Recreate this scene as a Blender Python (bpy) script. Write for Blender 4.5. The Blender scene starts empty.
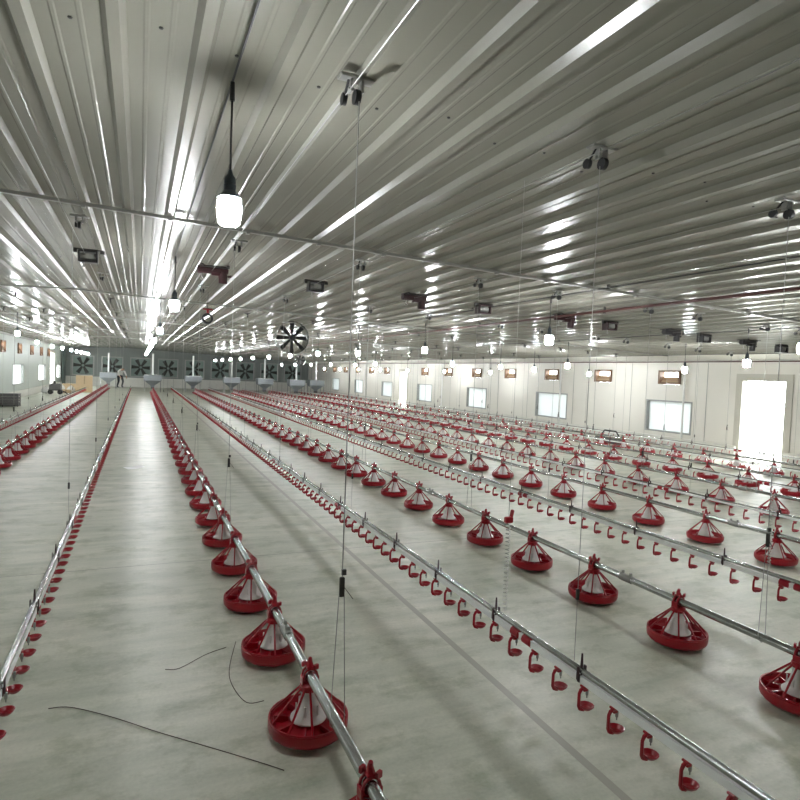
import bpy, math, random
from mathutils import Vector, Matrix
random.seed(7)
C = bpy.context.scene.collection
PI = math.pi

# ------------------------------------------------------------------ camera
sc = bpy.context.scene
AX = ((0.91697538, -0.01925173, -0.39847901),
      (-0.39703912, 0.05344757, -0.91624412),
      (0.03893702, 0.99838506, 0.04136642))
CAMZ = 1.57
cam_d = bpy.data.cameras.new('camera'); cam = bpy.data.objects.new('camera', cam_d); C.objects.link(cam)
cam_d.sensor_width = 36; cam_d.lens = 27.0; cam_d.clip_end = 200; cam_d.clip_start = 0.02
cam.matrix_world = Matrix(((AX[0][0], AX[0][1], AX[0][2], 0), (AX[1][0], AX[1][1], AX[1][2], 0),
                           (AX[2][0], AX[2][1], AX[2][2], CAMZ), (0, 0, 0, 1)))
sc.camera = cam

def proj(x, y, z):
    z -= CAMZ
    q = [AX[0][i]*x + AX[1][i]*y + AX[2][i]*z for i in range(3)]
    if q[2] > -0.1: return None
    return 400 + 600*q[0]/-q[2], 400 - 600*q[1]/-q[2]

def inview(x, y, z, m=25):
    p = proj(x, y, z)
    return p is not None and -m < p[0] < 800+m and -m < p[1] < 800+m

# ------------------------------------------------------------------ place
XL, XR, YB, YE = -4.7, 12.1, -3.0, 46.0
RIDGE = -0.9
def ceil(x):
    return 2.69 - 0.035*x if x > RIDGE else 2.7215 + 0.03*(x - RIDGE)
ORD = ['zeroth','first','second','third','fourth','fifth','sixth','seventh','eighth','ninth','tenth','eleventh','twelfth','thirteenth',
       'fourteenth','fifteenth','sixteenth','seventeenth','eighteenth','nineteenth','twentieth']
T = {20: 'twent', 30: 'thirt', 40: 'fort', 50: 'fift', 60: 'sixt'}
def ordw(n):
    if n <= 20: return ORD[n]
    t = n//10*10
    return T[t] + ('ieth' if n == t else 'y-' + ORD[n-t])

FEED = [-1.85, 0.70, 3.04, 5.30, 7.28, 8.95, 10.62]
FEED_END = [42.5, 38.0, 39.0, 38.5, 38.0, 36.5, 38.0]
FEED_P0 = [7.95, 1.73, 1.87, 2.80, 4.19, 5.03, 5.76]
DRINK = [-2.55, -0.48, 1.80, 4.00, 6.08, 7.95, 9.75, 11.45]
PIT = 0.742
FN = [f'{ORD[i+1]} feed line from the cartons' for i in range(7)]
DN = [f'{ORD[i+1]} drinker line from the cartons' for i in range(8)]

# ------------------------------------------------------------------ materials
def nodes(m):
    return m.node_tree.nodes, m.node_tree.links
def mat(name, col, rough=0.5, metal=0.0, noise=0.0, nscale=20.0, spec=0.5, **kw):
    m = bpy.data.materials.new(name); m.use_nodes = True
    n, l = nodes(m); b = n['Principled BSDF']
    b.inputs['Base Color'].default_value = (*col, 1); b.inputs['Roughness'].default_value = rough
    b.inputs['Metallic'].default_value = metal; b.inputs['Specular IOR Level'].default_value = spec
    for k, v in kw.items(): b.inputs[k.replace('_', ' ')].default_value = v
    if noise:
        tc = n.new('ShaderNodeTexCoord'); t = n.new('ShaderNodeTexNoise'); t.inputs['Scale'].default_value = nscale; t.inputs['Detail'].default_value = 5
        l.new(tc.outputs['Object'], t.inputs['Vector'])
        mx = n.new('ShaderNodeMix'); mx.data_type = 'RGBA'
        mx.inputs[6].default_value = (*[c*(1-noise) for c in col], 1); mx.inputs[7].default_value = (*[min(1, c*(1+noise)) for c in col], 1)
        l.new(t.outputs['Fac'], mx.inputs[0]); l.new(mx.outputs[2], b.inputs['Base Color'])
    return m
M = {}
M['red'] = mat('red_plastic', (0.33, 0.004, 0.014), 0.30, noise=0.12, nscale=9)
M['redmetal'] = mat('red_painted_metal', (0.028, 0.006, 0.008), 0.45, noise=0.25, nscale=30)
M['redpipe'] = mat('red_brown_pipe', (0.075, 0.02, 0.018), 0.45, noise=0.25, nscale=4)
M['galv'] = mat('galvanised_steel', (0.42, 0.43, 0.42), 0.24, 0.95, noise=0.2, nscale=14)
M['steel'] = mat('dull_steel', (0.33, 0.33, 0.31), 0.45, 0.6, noise=0.2, nscale=30)
M['pvc'] = mat('white_plastic', (0.88, 0.89, 0.87), 0.35, noise=0.05, nscale=5)
M['cone'] = mat('translucent_white_plastic', (0.76, 0.73, 0.71), 0.3, noise=0.12, nscale=25)
M['black'] = mat('black_rubber', (0.018, 0.018, 0.02), 0.5)
M['dark'] = mat('dark_metal', (0.05, 0.048, 0.045), 0.42, 0.5, noise=0.3, nscale=30)
M['socket'] = mat('dark_blue_grey_socket', (0.05, 0.065, 0.08), 0.4)
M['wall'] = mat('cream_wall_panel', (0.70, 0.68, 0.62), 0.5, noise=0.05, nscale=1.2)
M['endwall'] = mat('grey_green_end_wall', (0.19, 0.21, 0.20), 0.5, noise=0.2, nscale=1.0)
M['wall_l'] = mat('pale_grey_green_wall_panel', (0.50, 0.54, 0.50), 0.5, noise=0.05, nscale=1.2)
M['bar'] = mat('grey_ceiling_bar', (0.30, 0.30, 0.27), 0.4, 0.2)
M['winframe'] = mat('grey_window_frame', (0.33, 0.34, 0.33), 0.4)
M['loose'] = mat('loose_brown_wire', (0.12, 0.10, 0.08), 0.6)
M['casing'] = mat('beige_door_casing', (0.50, 0.48, 0.42), 0.5)
M['trim'] = mat('pale_trim', (0.76, 0.75, 0.70), 0.4)
M['kerb'] = mat('pale_concrete', (0.66, 0.65, 0.60), 0.7, noise=0.1, nscale=6)
M['brown'] = mat('brown_frame', (0.17, 0.09, 0.045), 0.5, noise=0.3, nscale=12)
M['flap'] = mat('tan_flap', (0.42, 0.31, 0.19), 0.45, noise=0.15, nscale=8)
M['card'] = mat('cardboard', (0.62, 0.47, 0.30), 0.8, noise=0.08, nscale=6)
M['hopper'] = mat('grey_hopper_sheet', (0.26, 0.28, 0.30), 0.4, 0.3, noise=0.1, nscale=5)
M['cage'] = mat('dark_grey_crate', (0.13, 0.125, 0.125), 0.6, noise=0.2, nscale=10)
M['greenpanel'] = mat('grey_green_panel', (0.20, 0.25, 0.23), 0.5, noise=0.2, nscale=3)
M['cloth_white'] = mat('white_cloth', (0.75, 0.74, 0.72), 0.9, noise=0.1, nscale=15)
M['cloth_dark'] = mat('dark_cloth', (0.035, 0.04, 0.05), 0.9, noise=0.3, nscale=15)
M['skin'] = mat('skin', (0.45, 0.27, 0.18), 0.6)
M['hair'] = mat('black_hair', (0.02, 0.016, 0.014), 0.6)
M['rope'] = mat('white_cord', (0.62, 0.62, 0.58), 0.7)

m = bpy.data.materials.new('lit_lamp_globe'); m.use_nodes = True; n, l = nodes(m)
b = n['Principled BSDF']; b.inputs['Base Color'].default_value = (0.9, 0.9, 0.88, 1)
b.inputs['Emission Color'].default_value = (0.96, 0.99, 1.0, 1); b.inputs['Emission Strength'].default_value = 310
M['bulb'] = m

def pane_mat(name, col, tr):
    m = bpy.data.materials.new(name); m.use_nodes = True; n, l = nodes(m)
    b = n['Principled BSDF']; b.inputs['Base Color'].default_value = (*col, 1); b.inputs['Roughness'].default_value = 0.4
    t = n.new('ShaderNodeBsdfTranslucent'); t.inputs['Color'].default_value = (0.95, 0.97, 0.97, 1)
    mx = n.new('ShaderNodeMixShader'); mx.inputs[0].default_value = tr
    l.new(b.outputs[0], mx.inputs[1]); l.new(t.outputs[0], mx.inputs[2]); l.new(mx.outputs[0], n['Material Output'].inputs[0])
    return m
M['frost_l'] = pane_mat('thin_white_pane', (0.85, 0.87, 0.87), 0.5)
M['frost'] = pane_mat('frosted_white_pane', (0.78, 0.82, 0.82), 0.17)

# ceiling sheet: painted steel, slightly uneven gloss
m = mat('painted_ceiling_sheet', (0.265, 0.258, 0.220), 0.25, 0.0, spec=0.6); n, l = nodes(m); b = n['Principled BSDF']
tc = n.new('ShaderNodeTexCoord')
bp = n.new('ShaderNodeBump'); bp.inputs['Strength'].default_value = 0.15; bp.inputs['Distance'].default_value = 0.008
mp3 = n.new('ShaderNodeMapping'); mp3.inputs['Scale'].default_value = (1.0, 1.6, 1)
t3 = n.new('ShaderNodeTexNoise'); t3.inputs['Scale'].default_value = 2.6; t3.inputs['Detail'].default_value = 1; l.new(tc.outputs['Object'], mp3.inputs[0]); l.new(mp3.outputs[0], t3.inputs[0])
l.new(t3.outputs[0], bp.inputs['Height']); l.new(bp.outputs[0], b.inputs['Normal'])
M['ceiling'] = m

# floor: power-floated concrete with brushed streaks, blotches, sawn joints and a painted shade strip
m = mat('concrete_floor', (0.4, 0.4, 0.36), 0.42, spec=0.4); n, l = nodes(m); b = n['Principled BSDF']
tc = n.new('ShaderNodeTexCoord')
def tex(scale, vec=(1, 1, 1), det=6, rough=0.55):
    mp = n.new('ShaderNodeMapping'); mp.inputs['Scale'].default_value = vec; l.new(tc.outputs['Object'], mp.inputs[0])
    t = n.new('ShaderNodeTexNoise'); t.inputs['Scale'].default_value = scale; t.inputs['Detail'].default_value = det; t.inputs['Roughness'].default_value = rough
    l.new(mp.outputs[0], t.inputs[0]); return t.outputs['Fac']
def ramp(fac, p0, c0, p1, c1):
    r = n.new('ShaderNodeValToRGB'); e = r.color_ramp.elements; e[0].position = p0; e[0].color = (*c0, 1); e[1].position = p1; e[1].color = (*c1, 1)
    l.new(fac, r.inputs[0]); return r.outputs[0]
def mix(mode, fac, a, c):
    x = n.new('ShaderNodeMix'); x.data_type = 'RGBA'; x.blend_type = mode; x.inputs[0].default_value = fac if isinstance(fac, float) else 1
    if not isinstance(fac, float): l.new(fac, x.inputs[0])
    l.new(a, x.inputs[6]); l.new(c, x.inputs[7]); return x.outputs[2]
base = ramp(tex(0.9), 0.3, (0.53, 0.55, 0.465), 0.72, (0.69, 0.68, 0.595))
streak = ramp(tex(2.2, (0.5, 2.6, 1), 8, 0.65), 0.32, (0.76, 0.79, 0.75), 0.62, (1.06, 1.04, 1.02))
fine = ramp(tex(60, (1, 1, 1), 3), 0.3, (0.93, 0.93, 0.93), 0.7, (1.04, 1.04, 1.04))
blot = ramp(tex(3.3, (1, 1.3, 1), 7, 0.7), 0.34, (0.70, 0.73, 0.66), 0.50, (1, 1, 1))
col = mix('MULTIPLY', 1.0, mix('MULTIPLY', 1.0, mix('MULTIPLY', 1.0, base, streak), fine), blot)
# saw cuts every 6 m across, and a drinker pipe's shade painted along
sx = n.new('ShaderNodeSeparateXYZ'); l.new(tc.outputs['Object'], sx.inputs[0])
def joint_or_shade(sock, off, period, w):
    a = n.new('ShaderNodeMath'); a.operation = 'ADD'; a.inputs[1].default_value = off; l.new(sock, a.inputs[0])
    p = n.new('ShaderNodeMath'); p.operation = 'PINGPONG'; p.inputs[1].default_value = period/2; l.new(a.outputs[0], p.inputs[0])
    c = n.new('ShaderNodeMath'); c.operation = 'LESS_THAN'; c.inputs[1].default_value = w; l.new(p.outputs[0], c.inputs[0]); return c.outputs[0]
c1 = joint_or_shade(sx.outputs['Y'], -5.05 + 60, 6.0, 0.0035); c2 = joint_or_shade(sx.outputs['X'], 60 - 1.72, 6.0, 0.021)
dk = n.new('ShaderNodeRGB'); dk.outputs[0].default_value = (0.17, 0.165, 0.14, 1)
pipe_shade = n.new('ShaderNodeRGB'); pipe_shade.outputs[0].default_value = (0.36, 0.345, 0.29, 1)
l.new(mix('MIX', c1, mix('MIX', c2, col, pipe_shade.outputs[0]), dk.outputs[0]), b.inputs['Base Color'])
mr = n.new('ShaderNodeMapRange'); mr.inputs[3].default_value = 0.30; mr.inputs[4].default_value = 0.52
l.new(tex(4, (0.6, 2, 1)), mr.inputs[0]); l.new(mr.outputs[0], b.inputs['Roughness'])
bp = n.new('ShaderNodeBump'); bp.inputs['Strength'].default_value = 0.15; bp.inputs['Distance'].default_value = 0.004
l.new(tex(7, (0.5, 2.5, 1), 6), bp.inputs['Height']); l.new(bp.outputs[0], b.inputs['Normal'])
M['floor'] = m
m = mat('outdoor_ground', (0.42, 0.42, 0.36), 0.9, noise=0.2, nscale=0.6); M['ground'] = m

# ------------------------------------------------------------------ mesh helpers
class MB:
    def __init__(s): s.v = []; s.f = []; s.mi = []; s.cur = 0
    def add(s, vs, fs):
        o = len(s.v); s.v += [tuple(v) for v in vs]; s.f += [tuple(i+o for i in f) for f in fs]; s.mi += [s.cur]*len(fs); return s
    def box(s, c, d, rz=0.0, bev=0.0, rx=0.0, ry=0.0):
        x, y, z = (k/2 for k in d)
        if bev > 0:
            e = min(bev, x*.9, y*.9, z*.9); vs = []; 
            for sz in (-1, 1):
                for (ax, ay, az) in ((x-e, y-e, z), (x, y, z-e)):
                    pass
            rings = [(x-e, y-e, -z), (x, y, -z+e), (x, y, z-e), (x-e, y-e, z)]
            for (a, b_, h) in rings: vs += [(-a, -b_, h), (a, -b_, h), (a, b_, h), (-a, b_, h)]
            fs = [(3, 2, 1, 0), (12, 13, 14, 15)]
            for k in range(3):
                for i in range(4):
                    j = (i+1) % 4; fs.append((4*k+i, 4*k+j, 4*k+4+j, 4*k+4+i))
        else:
            vs = [(-x, -y, -z), (x, -y, -z), (x, y, -z), (-x, y, -z), (-x, -y, z), (x, -y, z), (x, y, z), (-x, y, z)]
            fs = [(3, 2, 1, 0), (4, 5, 6, 7), (0, 1, 5, 4), (1, 2, 6, 5), (2, 3, 7, 6), (3, 0, 4, 7)]
        R = Matrix.Rotation(rz, 3, 'Z') @ Matrix.Rotation(ry, 3, 'Y') @ Matrix.Rotation(rx, 3, 'X')
        return s.add([R @ Vector(v) + Vector(c) for v in vs], fs)
    def b(s, x0, x1, y0, y1, z0, z1): return s.box(((x0+x1)/2, (y0+y1)/2, (z0+z1)/2), (x1-x0, y1-y0, z1-z0))
    def tube(s, pts, r, n=8, cap=True, flat=1.0):
        pts = [Vector(p) for p in pts]; rs = r if isinstance(r, (list, tuple)) else [r]*len(pts)
        vs = []; up = None
        for i, p in enumerate(pts):
            d = (pts[min(i+1, len(pts)-1)] - pts[max(i-1, 0)])
            d = d.normalized() if d.length > 1e-9 else Vector((0, 0, 1))
            if up is None: up = Vector((0, 0, 1)) if abs(d.z) < 0.9 else Vector((1, 0, 0))
            a = (up - d*up.dot(d))
            if a.length < 1e-4: a = Vector((1, 0, 0)) - d*d.x
            a.normalize(); up = a; c = d.cross(a)
            for k in range(n):
                t = 2*PI*(k+.5)/n; vs.append(p + a*math.cos(t)*rs[i] + c*math.sin(t)*rs[i]*flat)
        fs = []
        for i in range(len(pts)-1):
            for k in range(n):
                j = (k+1) % n; fs.append((i*n+k, i*n+j, (i+1)*n+j, (i+1)*n+k))
        if cap: fs += [tuple(range(n-1, -1, -1)), tuple((len(pts)-1)*n+k for k in range(n))]
        return s.add(vs, fs)
    def lathe(s, prof, n=24, c=(0, 0, 0), closed=False):
        vs = [(c[0]+r*math.cos(2*PI*k/n), c[1]+r*math.sin(2*PI*k/n), c[2]+z) for r, z in prof for k in range(n)]
        fs = []; L = len(prof)
        for i in range(L if closed else L-1):
            i2 = (i+1) % L
            for k in range(n):
                j = (k+1) % n; fs.append((i*n+k, i*n+j, i2*n+j, i2*n+k))
        return s.add(vs, fs)
    def torus(s, R, r, c, axis='z', n=20, m_=6):
        pts = []
        for k in range(n+1):
            t = 2*PI*k/n; u, v = R*math.cos(t), R*math.sin(t)
            pts.append((c[0]+u, c[1]+v, c[2]) if axis == 'z' else (c[0]+u, c[1], c[2]+v) if axis == 'y' else (c[0], c[1]+u, c[2]+v))
        return s.tube(pts, r, m_, cap=False)
    def mesh(s, name, mats, smooth=True):
        me = bpy.data.meshes.new(name); me.from_pydata(s.v, [], s.f)
        for m_ in (mats if isinstance(mats, (list, tuple)) else [mats]): me.materials.append(m_)
        me.polygons.foreach_set('material_index', s.mi)
        me.validate(); me.update()
        if smooth:
            try: me.shade_auto_smooth
            except AttributeError: pass
            me.polygons.foreach_set('use_smooth', [True]*len(me.polygons))
            me.set_sharp_from_angle(angle=math.radians(38))
        return me
    def build(s, name, mats, parent=None, smooth=True, loc=(0, 0, 0)):
        return link(name, s.mesh(name, mats, smooth), parent, loc)
def link(name, me, parent=None, loc=(0, 0, 0)):
    o = bpy.data.objects.new(name, me); C.objects.link(o); o.location = loc
    if parent is not None: o.parent = parent
    return o
def tag(o, label, cat, group=None, kind=None):
    o['label'] = label; o['category'] = cat
    if group: o['group'] = group
    if kind: o['kind'] = kind
    return o
def empty(name, loc, label, cat, group=None):
    o = bpy.data.objects.new(name, None); C.objects.link(o); o.location = loc; o.empty_display_size = 0.1
    return tag(o, label, cat, group)
def struct(o): o['kind'] = 'structure'; return o
def family(root): return [(ch, list(ch.children)) for ch in root.children]
def copy_thing(root, fam, loc, label):
    c = root.copy(); C.objects.link(c); c.location = loc; c['label'] = label
    for ch, gs in fam:
        d = ch.copy(); C.objects.link(d); d.parent = c
        for g in gs:
            e = g.copy(); C.objects.link(e); e.parent = d
    return c

# ------------------------------------------------------------------ floor, ceiling, walls
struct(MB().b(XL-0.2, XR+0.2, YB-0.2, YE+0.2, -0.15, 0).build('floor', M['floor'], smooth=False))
struct(MB().b(-40, 60, -30, 90, -0.5, -0.2).build('ground', M['ground'], smooth=False))

# ribbed ceiling: one folded profile drawn along the house
prof = []
x = XL
R0 = -0.94 - 0.28*14
k = 0
while R0 + 0.28*k < XR - 0.05:
    xc = R0 + 0.28*k; k += 1
    for dx, dz in ((-0.038, 0), (-0.019, -0.028), (0.019, -0.028), (0.038, 0), (0.088, 0), (0.094, -0.0025), (0.104, -0.0025), (0.110, 0),
                   (0.168, 0), (0.174, -0.0025), (0.184, -0.0025), (0.190, 0)):
        if XL < xc+dx < XR: prof.append((xc+dx, ceil(xc+dx) + dz))
prof = [(XL-0.1, ceil(XL))] + prof + [(XR+0.1, ceil(XR))]
mb = MB(); vs = []; fs = []
ys = [YB, 5, 15, 30, YE]
for y in ys: vs += [(px, y, pz) for px, pz in prof]
N = len(prof)
for j in range(len(ys)-1):
    for i in range(N-1): fs.append((j*N+i, j*N+i+1, (j+1)*N+i+1, (j+1)*N+i))
mb.add(vs, fs)
# roof deck over the sheet
mb.add([(XL-0.2, YB-0.2, 2.95), (XR+0.2, YB-0.2, 2.95), (XR+0.2, YE+0.2, 2.95), (XL-0.2, YE+0.2, 2.95)], [(0, 1, 2, 3)])
cl = struct(mb.build('ceiling', M['ceiling'], smooth=False))
sb = MB()
for Y in (2.33, 7.6, 13.2):
    for k2 in range(60):
        xc = R0 + 0.28*k2 + 0.14
        if XL+.1 < xc < XR-.9: sb.lathe([(0, -0.006), (0.006, -0.005), (0.008, 0)], 6, (xc + random.uniform(-.03, .03), Y + random.uniform(-.15, .15), ceil(xc)-0.001))
sb.build('screw', M['dark'], cl)

def wall_boxes(mb, axis, at, th, u0, u1, z0, z1, holes):
    us = sorted({u0, u1, *[h[0] for h in holes], *[h[1] for h in holes]})
    for a, c in zip(us, us[1:]):
        hs = sorted([(h[2], h[3]) for h in holes if h[0] < (a+c)/2 < h[1]])
        z = z0
        for h0, h1 in hs:
            if h0 > z + 1e-4:
                mb.b(at, at+th, a, c, z, h0) if axis == 'x' else mb.b(a, c, at, at+th, z, h0)
            z = h1
        if z < z1: mb.b(at, at+th, a, c, z, z1) if axis == 'x' else mb.b(a, c, at, at+th, z, z1)

WINR = [(10.34, 11.75), (14.9, 16.5), (19.6, 21.1), (24.25, 25.8), (28.9, 30.4), (33.4, 34.9), (38.0, 39.5)]
DOORR = [(8.04, 9.12, 0.0, 1.80), (27.0, 27.95, 0.0, 1.80)]
VENTR = [11.04 + 2.33*i for i in range(15) if i != 7]
VZ0, VZ1 = 1.60, 1.95
holes = [(a, b_, 0.40, 1.20) for a, b_ in WINR] + DOORR + [(v-.33, v+.33, VZ0, VZ1) for v in VENTR]
mb = MB(); wall_boxes(mb, 'x', XR, 0.15, YB, YE, 0, ceil(XR)+0.05, holes)
struct(mb.build('wall_right', M['wall'], smooth=False))
WINL = [(28.4, 30.8), (35.1, 37.6), (42.2, 44.4)]
DOORL = [(39.3, 41.3, 0.0, 2.15)]
VENTL = [24.0, 26.4, 29.8, 32.9, 35.9, 38.6]
holes = [(a, b_, 0.55, 1.42) for a, b_ in WINL] + DOORL + [(v-.4, v+.4, 1.85, 2.3) for v in VENTL]
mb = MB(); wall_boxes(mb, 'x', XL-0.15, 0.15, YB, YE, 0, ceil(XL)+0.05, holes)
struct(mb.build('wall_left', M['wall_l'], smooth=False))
struct(MB().b(XL-.15, XR+.15, YB-.15, YB, 0, 2.9).build('wall_back', M['wall'], smooth=False))
# end wall with openings for the exhaust fans
FANX = [-3.55, -1.75, 0.05, 1.85, 3.65, 5.45, 7.25, 9.05, 10.85]
holes = [(x-.68, x+.68, 0.72, 2.08) for x in FANX]
mb = MB(); wall_boxes(mb, 'y', YE, 0.15, XL-.15, XR+.15, 0, 2.9, holes)
struct(mb.build('wall_front', M['endwall'], smooth=False))

struct(MB().b(XL+.13, XR-.08, YE-.09, YE-.001, 0, .66).build('baseboard_front', M['kerb'], smooth=False))
# eave fascia, dwarf wall, panel seams, cross bars
t_ = MB(); ax_, az_ = XR-.78, ceil(XR-.78)-.034
t_.add([(ax_, YB, az_), (XR-.004, YB, 2.19), (XR-.004, YE, 2.19), (ax_, YE, az_), (ax_, YB, az_+.012), (XR-.004, YB, 2.202), (XR-.004, YE, 2.202), (ax_, YE, az_+.012)],
       [(3, 2, 1, 0), (4, 5, 6, 7), (0, 1, 5, 4), (1, 2, 6, 5), (2, 3, 7, 6), (3, 0, 4, 7)])
t_.b(XR-0.022, XR-0.002, YB, YE, 2.13, 2.185)
struct(t_.build('trim_1', M['trim'], smooth=False))
struct(MB().b(XL+0.002, XL+0.06, YB, YE, ceil(XL)-0.09, ceil(XL)-0.02).build('trim_2', M['steel'], smooth=False))
mb = MB(); ys = [YB] + [q for d in DOORR for q in d[:2]] + [YE]
for a, c in zip(ys[::2], ys[1::2]): mb.b(XR-0.07, XR-0.001, a, c, 0, 0.30)
struct(mb.build('baseboard_right', M['kerb'], smooth=False))
mb = MB(); ys = [YB] + [q for d in DOORL for q in d[:2]] + [YE]
for a, c in zip(ys[::2], ys[1::2]): mb.b(XL+0.001, XL+0.07, a, c, 0, 0.30)
struct(mb.build('baseboard_left', M['kerb'], smooth=False))
mb = MB()
y = 0.6
allr = [(a, b_) for a, b_ in WINR] + [d[:2] for d in DOORR] + [(v-.36, v+.36) for v in VENTR]
while y < YE:
    if not any(a-.05 < y < c+.05 for a, c in allr): mb.b(XR-0.006, XR-0.0005, y-.006, y+.006, 0.30, 2.13)
    y += 1.17
struct(mb.build('trim_3', M['steel'], smooth=False))
for i, Y in enumerate((-0.9, 4.75, 10.4, 16.05, 21.7, 27.35)):
    mb = MB()
    for x0, x1 in ((XL+.08, RIDGE), (RIDGE, XR-.82)):
        z0, z1 = ceil(x0)-.036, ceil(x1)-.036
        h = .011; w = .02
        mb.add([(x0, Y-w, z0-h), (x1, Y-w, z1-h), (x1, Y+w, z1-h), (x0, Y+w, z0-h), (x0, Y-w, z0+h), (x1, Y-w, z1+h), (x1, Y+w, z1+h), (x0, Y+w, z0+h)],
               [(3, 2, 1, 0), (4, 5, 6, 7), (0, 1, 5, 4), (1, 2, 6, 5), (2, 3, 7, 6), (3, 0, 4, 7)])
    o = mb.build(f'trim_{i+4}', M['bar'], smooth=False); struct(o)
    cb = MB()
    for k2 in range(60):
        xc = R0 + 0.28*k2 + 0.0
        if XL+.2 < xc < XR-.85 and k2 % 2 == 0: cb.box((xc, Y, ceil(xc)-.052), (.026, .05, .014))
    cb.build('clip', M['steel'], o, smooth=False)

# windows, doors, wall inlets
def window(nr, x, y0, y1, z0, z1, s):
    mb = MB(); w = 0.035
    for a, c, d, e in ((y0, y1, z0, z0+w), (y0, y1, z1-w, z1), (y0, y0+w, z0+w, z1-w), (y1-w, y1, z0+w, z1-w)):
        mb.b(min(x, x+s*.16)-.012, max(x, x+s*.16), a, c, d, e) if s > 0 else mb.b(x-.16, x+.012, a, c, d, e)
    o = struct(mb.build(f'window_{nr}', M['winframe'], smooth=False))
    MB().b(x+s*.09-.003, x+s*.09+.003, y0+w, y1-w, z0+w, z1-w).build('pane', M['frost'] if s > 0 else M['frost_l'], o, smooth=False)
for i, (a, b_) in enumerate(WINR): window(i+1, XR, a, b_, 0.40, 1.20, 1)
for i, (a, b_) in enumerate(WINL): window(i+8, XL, a, b_, 0.55, 1.42, -1)
def door(nr, x, y0, y1, z1, s):
    mb = MB(); w = 0.06
    for a, c, d, e in ((y0, y0+w, 0, z1), (y1-w, y1, 0, z1), (y0+w, y1-w, z1-w, z1)):
        mb.b(min(x-s*.02, x+s*.16), max(x-s*.02, x+s*.16), a, c, d, e)
    for a, c, d, e in ((y0-.09, y0, .3 if s > 0 else 0, z1+.09), (y1, y1+.09, .3 if s > 0 else 0, z1+.09), (y0, y1, z1, z1+.09)): mb.b(min(x-s*.022, x-s*.001), max(x-s*.022, x-s*.001), a, c, d, e)
    o = struct(mb.build(f'door_{nr}', M['casing'], smooth=False))
    lf = MB().box((x + s*(.18+(y1-y0-.14)/2), y1-w-.03, z1/2-.02), ((y1-y0-.14), .04, z1-.14)).build('door_leaf', M['pvc'], o, smooth=False)
    MB().tube([(x+s*(y1-y0-.05), y1-w-.055, 0.95), (x+s*(y1-y0-.05), y1-w-.11, 0.95), (x+s*(y1-y0-.18), y1-w-.11, 0.95)], .01, 6).build('door_handle', M['steel'], lf)
door(1, XR, *DOORR[0][:2], 1.80, 1); door(2, XR, *DOORR[1][:2], 1.80, 1); door(3, XL, *DOORL[0][:2], 2.15, -1)

def inlet(x, y, hw, z0, z1, s, label, group):
    r = empty('wall_inlet_vent', (x, y, z0), label, 'vent', group); h = z1-z0; w = .045
    mb = MB()
    for a, c, d, e in ((-hw, hw, 0, w), (-hw, hw, h-w, h), (-hw, -hw+w, w, h-w), (hw-w, hw, w, h-w)):
        mb.b(min(-s*.05, s*.13), max(-s*.05, s*.13), a, c, d, e)
    mb.build('frame', M['brown'], r, smooth=False)
    MB().box((s*.045, 0, h*.30), (.012, (hw-w)*2-.01, h*.50), ry=s*0.5).build('flap', M['flap'], r, smooth=False)
    mb = MB()
    for q in (.33, .5): mb.tube([(s*.02, -hw+w, h*q), (s*.02, hw-w, h*q)], .006, 6)
    mb.build('grille', M['brown'], r)
for i, v in enumerate(VENTR):
    inlet(XR, v, .33, VZ0+.002, VZ1-.002, 1, f'brown framed air inlet high in the open door wall, {ORD[i+1]} from the camera', 'air inlets in the open door wall')
for i, v in enumerate(VENTL):
    if v > 24.5: inlet(XL, v, .4, 1.852, 2.298, -1, f'brown framed air inlet in the carton side wall, {ORD[i]} from the camera', 'air inlets in the carton side wall')

# grey green panels at the far end of the carton side wall
for i, y0 in enumerate((44.55,)):
    tag(MB().b(XL+.075, XL+.12, y0, YE-.02, 0.0, 2.3).build('cooling_pad_panel', M['greenpanel'], smooth=False), 'grey green panel on the far end of the carton side wall', 'panel')

# exhaust fans in the end wall
def make_exhaust():
    r = empty('exhaust_fan', (FANX[0], YE, 0.72), 'x', 'fan', 'exhaust fans in the far end wall')
    mb = MB()
    for a, c, d, e in ((-.68, .68, 0, .06), (-.68, .68, 1.30, 1.36), (-.68, -.62, .06, 1.30), (.62, .68, .06, 1.30)):
        mb.b(a, c, -.10, .14, d, e)
    mb.build('frame', M['steel'], r, smooth=False)
    mb = MB(); mb.lathe([(.09, -.03), (.09, .03)], 10); v = [Vector((p[0], p[2], p[1]+.68)) for p in mb.v]; mb.v = [tuple(p) for p in v]
    for k in range(6):
        t = 2*PI*k/6; ca, sa = math.cos(t), math.sin(t)
        pts = [(.08, -.06), (.58, -.15), (.60, .10), (.08, .06)]
        q = [(u*ca - w_*sa, (w_)*.25, u*sa + w_*ca + .68) for u, w_ in pts]
        q2 = [(a, b_+.012, c) for a, b_, c in q]
        mb.add(q+q2, [(0, 1, 2, 3), (7, 6, 5, 4), (0, 4, 5, 1), (1, 5, 6, 2), (2, 6, 7, 3), (3, 7, 4, 0)])
    mb.build('blade_wheel', M['dark'], r)
    sh = MB()
    for k in range(9): sh.box((0, .12, .13+.137*k), (1.24, .012, .15), rx=0.25)
    sh.build('shutter', M['greenpanel'], r, smooth=False)
    return r
ex = make_exhaust(); fam = family(ex); ex['label'] = 'large square exhaust fan in the far end wall, first from the cartons'
for i, x in enumerate(FANX[1:]): copy_thing(ex, fam, (x, YE, 0.72), f'large square exhaust fan in the far end wall, {ORD[i+2]} from the cartons')

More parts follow.
